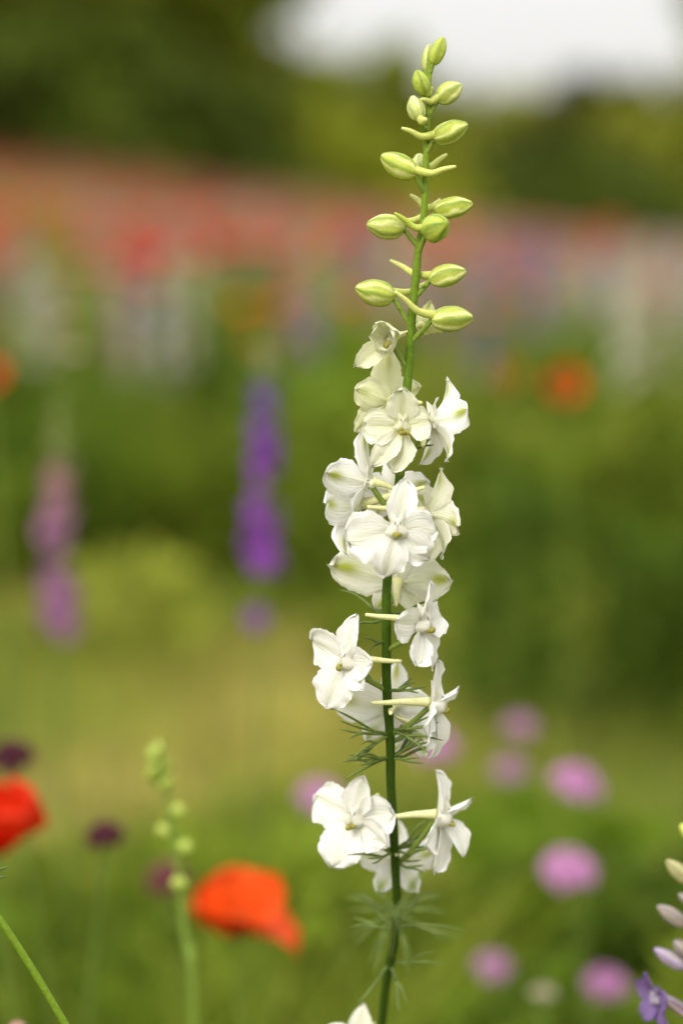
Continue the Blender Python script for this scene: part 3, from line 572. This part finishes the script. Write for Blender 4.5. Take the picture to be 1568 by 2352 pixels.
# bare leaning stem at the left, its nodding bud beyond the picture edge
sp = [(330, 2660), (245, 2510), (190, 2420), (150, 2352), (76, 2228), (0, 2112), (-70, 2025), (-130, 1975), (-165, 1978), (-178, 2020)]
sw = [P(x, y, .96) for x, y in sp]; sf = V((sw[0].x + .06, sw[0].y + .03, 0))
PS = empty('poppy', sf, 'bare hairy green flower stem leaning away from the white larkspur', 'poppy')
stalk(PS, [sf, lerp(sf, sw[0], .33) + V((.012, 0, 0)), lerp(sf, sw[0], .7) + V((.010, 0, 0))] + sw,   .0017, .0014, (.13, .21, .012), seg=6, n=12)
gb = Geo(); nbud = sw[-1]; gb.ball(nbud - V((0, 0, .009)), .010, (.14, .19, .05), 12, (.75, .75, 1.15)); bb = gb.build('bud', M_BUD, PS, nbud)

# feathery foliage tips reaching in from the left edge
lf = P(-95, 2060, .97); lfoot = plant_foot(lf, -.01, .01)
LL = empty('larkspur', lfoot, 'finely cut larkspur foliage with needle tips above the bare leaning stem', 'larkspur')
stalk(LL, [lfoot, lerp(lfoot, lf, .6), lf, P(-100, 1900, .975)], .0022, .0014, STEM_M)
gl = Geo()
for e in ((17, 1991), (14, 2013), (-20, 1975), (-15, 2040)):
    t = P(e[0], e[1], .965); gl.tube(spline([lf, lerp(lf, t, .5) + V((0, 0, .002)), t], 5), [.0007] * 8 + [.0006, .0005, .0003], 7, (.13, .19, .05), oval=.6)
gl.build('leaf', M_LEAF, LL, lf)

# young larkspur, still in green bud
YD = 1.25
YP = lambda px, py, dd=0: P(px, py, YD + dd)
yf = plant_foot(YP(446, 2352), .01, .02)
YL = empty('larkspur', yf, 'young larkspur spike still in small green bud beside the open red poppy', 'larkspur')
stalk(YL, [yf, YP(446, 2352), YP(432, 2200), YP(415, 2060), YP(405, 1940), YP(388, 1850), YP(372, 1780), YP(362, 1730)], .0024, .0009, (.16, .24, .035))
rd = random.Random(9)
for k, (bx, by, w) in enumerate([(412, 1862, 30), (372, 1908, 30), (428, 1945, 36), (412, 2028, 36)]):
    sx = lerp(388, 415, (by - 1850) / 200); b = YP(lerp(sx, bx, .7), by + 16); t = YP(bx + (bx - sx) * .1, by - 16)
    bud(YL, t, b, w * KP * YD, YP(sx + 3, by + 40), None, 400 + k, ((.50, .56, .13), (.38, .46, .07), (.24, .33, .03)))
for k in range(13):
    f = k / 12; cx, cy = lerp(346, 392, rd.random()), lerp(1716, 1800, f); b = YP(cx, cy + 10, rd.uniform(-.006, .006)); t = YP(cx + rd.uniform(-9, 9), cy - 14, rd.uniform(-.006, .006))
    bud(YL, t, b, rd.uniform(17, 25) * KP * YD, YP(lerp(362, 386, f), cy + 24), None, 420 + k, ((.48, .54, .12), (.36, .44, .06), (.22, .31, .03)), bracts=False)

def poppy(name, label, cx, cy, d, petals, yaw, pitch, base, seed, cat='poppy', s=1.0, stem_to=None, heart=True, group=None, dark=.6):
    C = P(cx, cy, d); y, p = R(yaw), R(pitch); F = V((math.sin(y) * math.cos(p), -math.cos(y) * math.cos(p), math.sin(p))); ft = plant_foot(C, (stem_to or 0), .02)
    root = empty(name, ft, label, cat, group)
    stalk(root, [ft, lerp(ft, C, .6) + V((.01, .01, 0)), C - F * .02 + V((0, 0, -.012)), C - F * .001], .0018, .0014, (.14, .20, .03))
    for k, q in enumerate(petals):
        az, L, W, e0, e1, cup = q; gs = Geo()
        blade(gs, C + F * .0006 * k, F, V((0, 0, 1)), az, L * .001 * s, W * .001 * s, e0, e1, cup, 'fan', seed + 7 * k, base, ruffle=.10, vein=0, back=0, throat=mixc(base, (.02, .01, .01), dark), thick=.0001)
        gs.build('petal', M_BLOOM, root, C)
    gh = Geo(); gh.ball(C + F * .006, .006, (.05, .07, .02), 8, (1, 1, 1.3))
    for k in range(24):
        a = k * 2.4; U = V((0, 0, 1)); U = (U - F * U.dot(F)).normalized(); Rr = U.cross(F); q = C + F * .010 + (U * math.cos(a) + Rr * math.sin(a)) * .010
        gh.tube([C, q], .0003, 4, (.02, .015, .03)); gh.ball(q, .0012, (.02, .015, .03), 4)
    gh.build('seed_pod', M_BUD, root, C)
    return root
RED = (.80, .045, .008); ORED = (.82, .095, .006)
poppy('poppy', 'open orange red poppy with a drooping petal beside the young green larkspur', 548, 2150, 1.42,
      [(-8, 40, 54, 84, 60, .25), (-92, 32, 48, 50, 14, .25), (100, 40, 36, 30, -80, .25), (175, 28, 54, 66, 10, .2)], 10, 80, ORED, 500, dark=.15)
poppy('poppy', 'rounded bright red poppy below a dark maroon flower', -10, 1955, 1.40,
      [(0, 42, 58, 62, 88, .35), (90, 43, 58, 45, 80, .35), (-90, 43, 58, 45, 80, .35), (180, 43, 60, 45, 84, .35)], 10, 68, RED, 540)

def pompon(name, label, cx, cy, d, rad_, c, seed, group=None, cat='scabious', tilt=(0, 0), flat=.55, n=46):
    """a scabious-like head: a dome of small ray florets over a green cup"""
    C = P(cx, cy, d); ft = plant_foot(C, random.Random(seed).uniform(-.04, .04), .03); rd = random.Random(seed)
    root = empty(name, ft, label, cat, group); A = V((tilt[0], tilt[1], 1)).normalized()
    stalk(root, [ft, lerp(ft, C, .6) + V((rd.uniform(-.01, .01), 0, 0)), C - A * rad_ * .35], .0016, .0010, (.13, .19, .035), n=7)
    x = A.cross(V((0, 1, 0))).normalized(); y = A.cross(x); gh = Geo()
    for k in range(n):
        f = (k + .5) / n; th = math.acos(1 - f * .95) ; a = k * 2.39996; o = x * math.cos(a) * math.sin(th) + y * math.sin(a) * math.sin(th) + A * math.cos(th) * flat
        b = C + o * rad_ * .45; F = (A * .7 + o * .7).normalized()
        L = rad_ * rd.uniform(.5, .72) * (.6 + .5 * f); W = rad_ * rd.uniform(.28, .42)
        blade(gh, b, F, o, rd.uniform(-15, 15), L, W, rd.uniform(10, 40), -15, .2, 'fan', seed + k, mixc(c, (.8, .55, .72) if c[0] > .3 else c, rd.uniform(0, .35)), ruffle=.1, vein=0, back=0, r0=0, nu=5, nv=5, throat=c)
    gh.build('flower_head', M_BLOOM, root, C)
    gc = Geo(); gc.ball(C - A * rad_ * .12, rad_ * .42, (.14, .19, .05), 8, (1, 1, .7)); gc.build('calyx', M_BUD, root, C)
    return root
PINK = (.47, .155, .40); PINKD = (.35, .10, .29); MAR = (.06, .003, .016)
gpk = 'pink scabious heads in the near meadow'
for k, (cx, cy, d, px_r, c, lab) in enumerate([
    (735, 1820, 1.98, 58, PINK, 'pink scabious peeping out behind the second lowest white larkspur bloom'),
    (1000, 1705, 2.03, 58, PINK, 'pink scabious half hidden behind the feathery larkspur leaves'),
    (1195, 1662, 2.32, 42, PINKD, 'small dusky pink scabious, the higher of a close pair'),
    (1172, 1762, 2.26, 45, PINKD, 'small dusky pink scabious, the lower of a close pair'),
    (1332, 1790, 1.90, 70, PINK, 'wide pink scabious with its head tipped to one side'),
    (1308, 1985, 1.81, 72, PINK, 'largest pale pink scabious with a level rounded head'),
    (1135, 2213, 1.94, 48, PINKD, 'deep pink scabious low in the dark green grass beside the white larkspur'),
    (1393, 2250, 1.83, 58, PINKD, 'deep pink scabious low in the grass beside the violet larkspur')]):
    pompon('scabious', lab, cx, cy, d, px_r * KP * d, c, 600 + 50 * k, gpk, tilt=(.45 if k == 4 else .12, -.35))
for k, (cx, cy, d, px_r, lab) in enumerate([(25, 1732, 1.50, 62, 'dark maroon scabious head right above the rounded red poppy'), (240, 1912, 1.42, 50, 'dark maroon scabious head standing alone in pale grass'), (382, 2010, 1.62, 56, 'dull maroon scabious head behind the young green larkspur')]):
    pompon('scabious', lab, cx, cy, d, px_r * KP * d, MAR if k < 2 else (.15, .035, .04), 1100 + 50 * k, 'maroon scabious heads', tilt=(-.1, -.3), flat=.8, n=90)
# small pinkish bud at the bottom, pale daisy-like heads
pompon('scabious', 'small beige pink bud beside the bare leaning stem', 40, 2352, 1.10, 22 * KP * 1.1, (.5, .26, .17), 1300, cat='scabious', n=20)
pompon('scabious', 'pale faded scabious head between the pink ones', 1245, 2275, 1.62, 34 * KP * 1.62, (.38, .36, .17), 1350, cat='scabious', n=24)
pompon('scabious', 'pale beige seed head standing above the dark undergrowth', 170, 805, 2.5, 26 * KP * 2.5, (.66, .56, .36), 1400, cat='scabious', n=24)

# mid-distance larkspur spikes
def spike(name, label, px, d, ytop, ybot, wpx, c, seed, budtop=80, extra=(), group=None, dens=34, cat='larkspur', c2=None):
    rd = random.Random(seed); T = P(px, ytop - budtop, d); B = P(px, ybot, d); ft = plant_foot(B, rd.uniform(-.02, .02), .01)
    root = empty(name, ft, label, cat, group)
    stalk(root, [ft, lerp(ft, B, .6), B, lerp(B, T, .6), T], .0026, .001, (.13, .19, .035), n=7)
    u = KP * d
    for k in range(dens):
        f = (k + .5) / dens; y = lerp(ytop, ybot, f); a = k * 2.4 + rd.uniform(-.3, .3); 
        if abs(f - .58) < .07 and rd.random() < .7: continue
        rr = wpx * u * lerp(.22, .32, f) * rd.uniform(.55, 1.4)
        F = V((math.cos(a), math.sin(a), .15)).normalized(); C = P(px + rd.uniform(-3, 3), y, d) + F * rr
        gs = Geo(); cb = mixc(c2 or c, c, min(1, f * 2.2)); cb = mixc(cb, tuple(x * 1.35 for x in cb), rd.random() * .5); L = wpx * u * rd.uniform(.17, .36) * (.7 + .4 * f)
        for az in (0, -74, 74, -146, 146):
            blade(gs, C, F, V((0, 0, 1)), az, L, L * .8, 15, -20, .15, 'broad', seed + k, cb, ruffle=.06, vein=.05, back=.1, nu=5, nv=5, r0=.0008, backcol=cb)
        gs.tube([C, C - F * L + V((0, 0, L * .4))], [L * .12, L * .05], 5, cb)
        gs.build('flower', M_BLOOM, root, C)
    for k in range(12):
        f = k / 12; y = lerp(ytop - budtop, ytop, f); a = k * 2.4; o = V((math.cos(a), math.sin(a), .5)) * wpx * u * .16 * (.4 + .6 * f); b = P(px, y, d)
        gs = Geo(); gs.tube([b, b + o * .6, b + o * 1.2, b + o * 1.6], [.0008, .0022 * (.5 + f), .002 * (.5 + f), .0004], 7, mixc((.32, .36, .12), c2 or c, .3 * f)); gs.build('bud', M_BUD, root, b)
    for (ex, ey) in extra:
        C = P(ex, ey, d); gs = Geo(); L = wpx * u * .26
        for az in (0, -74, 74, -146, 146): blade(gs, C, V((-.3, -.9, .1)), V((0, 0, 1)), az, L, L * .8, 15, -20, .15, 'broad', seed + 99, c, nu=5, nv=5, vein=.05, back=.1, backcol=c)
        n_ = P(px, ey + 40, d); gs.tube([n_, C], .001, 5, (.15, .2, .04)); gs.build('flower', M_BLOOM, root, C)
    return root
spike('larkspur', 'deep purple larkspur spike standing alone behind the white larkspur', 606, 2.08, 880, 1305, 108, (.24, .042, .38), 700, 110, extra=((588, 1420),), c2=(.16, .06, .36), dens=30)
spike('larkspur', 'dusky mauve pink larkspur spike fading to brownish buds at its top', 133, 2.2, 1070, 1450, 124, (.32, .13, .28), 720, 170, c2=(.36, .19, .18), dens=32)
# lone orange flowers on both sides of the path
OR = (.75, .16, .01)
P4 = [(0, 20, 28, 55, 45, .3), (90, 20, 28, 50, 40, .3), (180, 20, 28, 50, 40, .3), (-90, 20, 28, 55, 45, .3)]
poppy('poppy', 'orange poppy cut by the picture edge above the mauve larkspur', -22, 872, 1.95, P4, 5, 25, OR, 760, s=1.0)
poppy('poppy', 'rust orange poppy beyond the turf strip, standing apart from others', 1292, 892, 2.9, P4, 0, 25, (.66, .12, .008), 790, s=1.5)
poppy('poppy', 'pale ochre poppy next to the rust orange one', 1160, 868, 3.2, P4, 0, 20, (.56, .30, .03), 800, s=1.2)

# ------------------------------------------------------------------ the flower field beyond the turf strip
def copy_tree(o, loc, label, group, rz, sc):
    c = o.copy(); col.objects.link(c); c.location = loc; c.rotation_euler = (0, 0, rz); c.scale = (sc,) * 3
    c['label'] = label; c['group'] = group
    for ch in o.children:
        k = ch.copy(); col.objects.link(k); k.parent = c
    return c
def petal_quick(g, C, F, U, az, L, W, e0, e1, c, seed):
    blade(g, C, F, U, az, L, W, e0, e1, .25, 'fan', seed, c, ruffle=.1, vein=0, back=0, nu=5, nv=5, throat=mixc(c, (.02, .01, .01), .4))
def proto_poppy(c, seed, r=.036, h=.64):
    root = empty('poppy', (0, 0, 0), 'x', 'poppy'); stalk(root, [V((0, 0, -.02)), V((.01, 0, h * .5)), V((0, 0, h))], .0025, .0018, (.13, .19, .035), n=5, seg=3)
    for k in range(4):
        g = Geo(); petal_quick(g, V((0, 0, h)), V((0, -.35, 1)).normalized(), V((0, 1, 0)), k * 90 + 20, r * 1.1, r * 1.6, 55, 35, c, seed + k); g.build('petal', M_BLOOM, root)
    g = Geo(); g.ball((0, 0, h + .008), .008, (.05, .06, .02), 5); g.build('seed_pod', M_BUD, root); return root
def proto_spike(c, seed, h=.7, Ls=.25, w=.05):
    rd = random.Random(seed); root = empty('larkspur', (0, 0, 0), 'x', 'larkspur'); stalk(root, [V((0, 0, -.02)), V((.008, 0, h * .5)), V((0, 0, h))], .003, .001, (.13, .19, .035), n=5, seg=3)
    for k in range(16):
        g = Geo(); f = k / 16; a = k * 2.4; F = V((math.cos(a), math.sin(a), .1)).normalized(); C = V((0, 0, h - .03 - Ls * f)) + F * w * lerp(.15, .35, f)
        for az in (0, 90, 180, 270): petal_quick(g, C, F, V((0, 0, 1)), az, w * .34, w * .34, 15, -15, mixc(c, tuple(min(.8, x * 1.5) for x in c), rd.random() * .4), seed + k)
        g.build('flower', M_BLOOM, root)
    return root
KIND = [('red', proto_poppy((.66, .045, .025), 1, .040), 66, 'red poppy in the flower field beyond the turf strip', 'red poppies of the flower field'),
        ('coral', proto_poppy((.62, .19, .10), 2, .038), 70, 'coral pink poppy in the flower field beyond the turf strip', 'coral poppies of the flower field'),
        ('orange', proto_poppy((.72, .18, .012), 3, .036, .58), 60, 'orange poppy in the flower field beyond the turf strip', 'orange poppies of the flower field'),
        ('pink', proto_spike((.46, .25, .28), 4), 55, 'pink larkspur in the flower field beyond the turf strip', 'pink larkspurs of the flower field'),
        ('violet', proto_spike((.26, .18, .36), 5), 44, 'violet larkspur in the flower field beyond the turf strip', 'violet larkspurs of the flower field'),
        ('white', proto_spike((.52, .51, .38), 6), 48, 'white larkspur in the flower field beyond the turf strip', 'white larkspurs of the flower field')]
rf = random.Random(77)
FIX = {'white': [(1440, 5.6), (1475, 6.0), (1420, 6.3), (1562, 5.9), (1585, 6.2), (80, 6.0), (110, 6.6), (385, 6.0), (300, 6.2), (440, 6.4)], 'violet': [(1108, 6.0), (1118, 6.4), (75, 7.2), (60, 7.8), (385, 7.4), (1365, 9.5), (1385, 10)], 'red': [(285, 7.2), (330, 7.6), (310, 8.0), (5, 8.4), (20, 9), (345, 7.0), (395, 7.4), (255, 7.5), (300, 7.8), (240, 8.2), (275, 8.6), (330, 8.3), (10, 7.8), (-5, 8.8), (450, 8.6), (480, 8.0)], 'coral': [(470, 7.2), (500, 7.5), (440, 7.0), (250, 6.8)], 'orange': [(670, 6.6), (690, 6.9), (590, 6.0), (640, 6.3), (560, 5.9)]}
for nm, pr, n, lab, grp in KIND:
    used = False
    spots = [((px - 784) * KP * d, d) for px, d in FIX.get(nm, [])]
    while len(spots) < n:
        d = math.sqrt(rf.uniform(5.7 ** 2, 13.0 ** 2)); x = rf.uniform(-1, 1) * (.146 * d + .25); side = x / (.146 * d)
        # poppies are thickest up the slope, white spikes down it
        if nm in ('red', 'coral') and rf.random() < .38 + .45 * side: continue
        if nm in ('white',) and rf.random() < .35 - .35 * side: continue
        spots.append((x, d))
    for x, d in spots:
        sc = rf.uniform(.85, 1.12); loc = (x, d, gz(x, d)); rz = rf.uniform(-.8, .8)
        if not used:
            pr.location = loc; pr.rotation_euler.z = rz; pr['label'] = lab; pr['group'] = grp; used = True
        else: copy_tree(pr, loc, lab, grp, rz, sc)
# beyond that the blooms merge into one sheet of colour
n = 5200
x, y = wedge(n, 13.5, 27.3, .8)
zc = ground_z(x, y) + rng.uniform(.32, .66, n)
side = x / (.146 * y)
pal = np.array([(.55, .07, .03), (.56, .19, .10), (.52, .30, .27), (.56, .22, .04), (.28, .20, .30), (.52, .47, .33), (.34, .34, .10)])
wts = np.array([.20, .20, .17, .10, .08, .10, .15]); idx = rng.choice(len(pal), n, p=wts / wts.sum())
upslope = rng.uniform(0, 1, n) < np.clip(-.15 - side * .55, 0, .5); idx[upslope] = rng.integers(0, 2, n)[upslope]      # poppies thicken up the slope
pc = pal[idx] * rng.uniform(.8, 1.15, n)[:, None]
s = rng.uniform(.025, .05, n)[:, None]; verts = []; cols_ = []
cen = np.stack([x, y, zc], -1)
for k in range(4):      # four petals to a bloom
    a = k * np.pi / 2 + rng.uniform(0, 1.5, n); o = np.stack([np.cos(a), np.sin(a), np.full(n, .55)], -1); t = np.stack([-np.sin(a), np.cos(a), np.zeros(n)], -1)
    verts.append(np.stack([cen, cen + o * s * .6 + t * s * .6, cen + o * s, cen + o * s * .6 - t * s * .6], 1)); cols_.append(np.repeat(pc, 4, 0))
vv = np.concatenate([a.reshape(-1, 3) for a in verts]); cv = np.concatenate(cols_)
tag(np_mesh('distant_blooms', vv, np.arange(len(vv)).reshape(-1, 4), cv, M_BLOOM), 'distant red, coral and pink blooms merging into one sheet up the slope', 'flowers', kind='stuff')
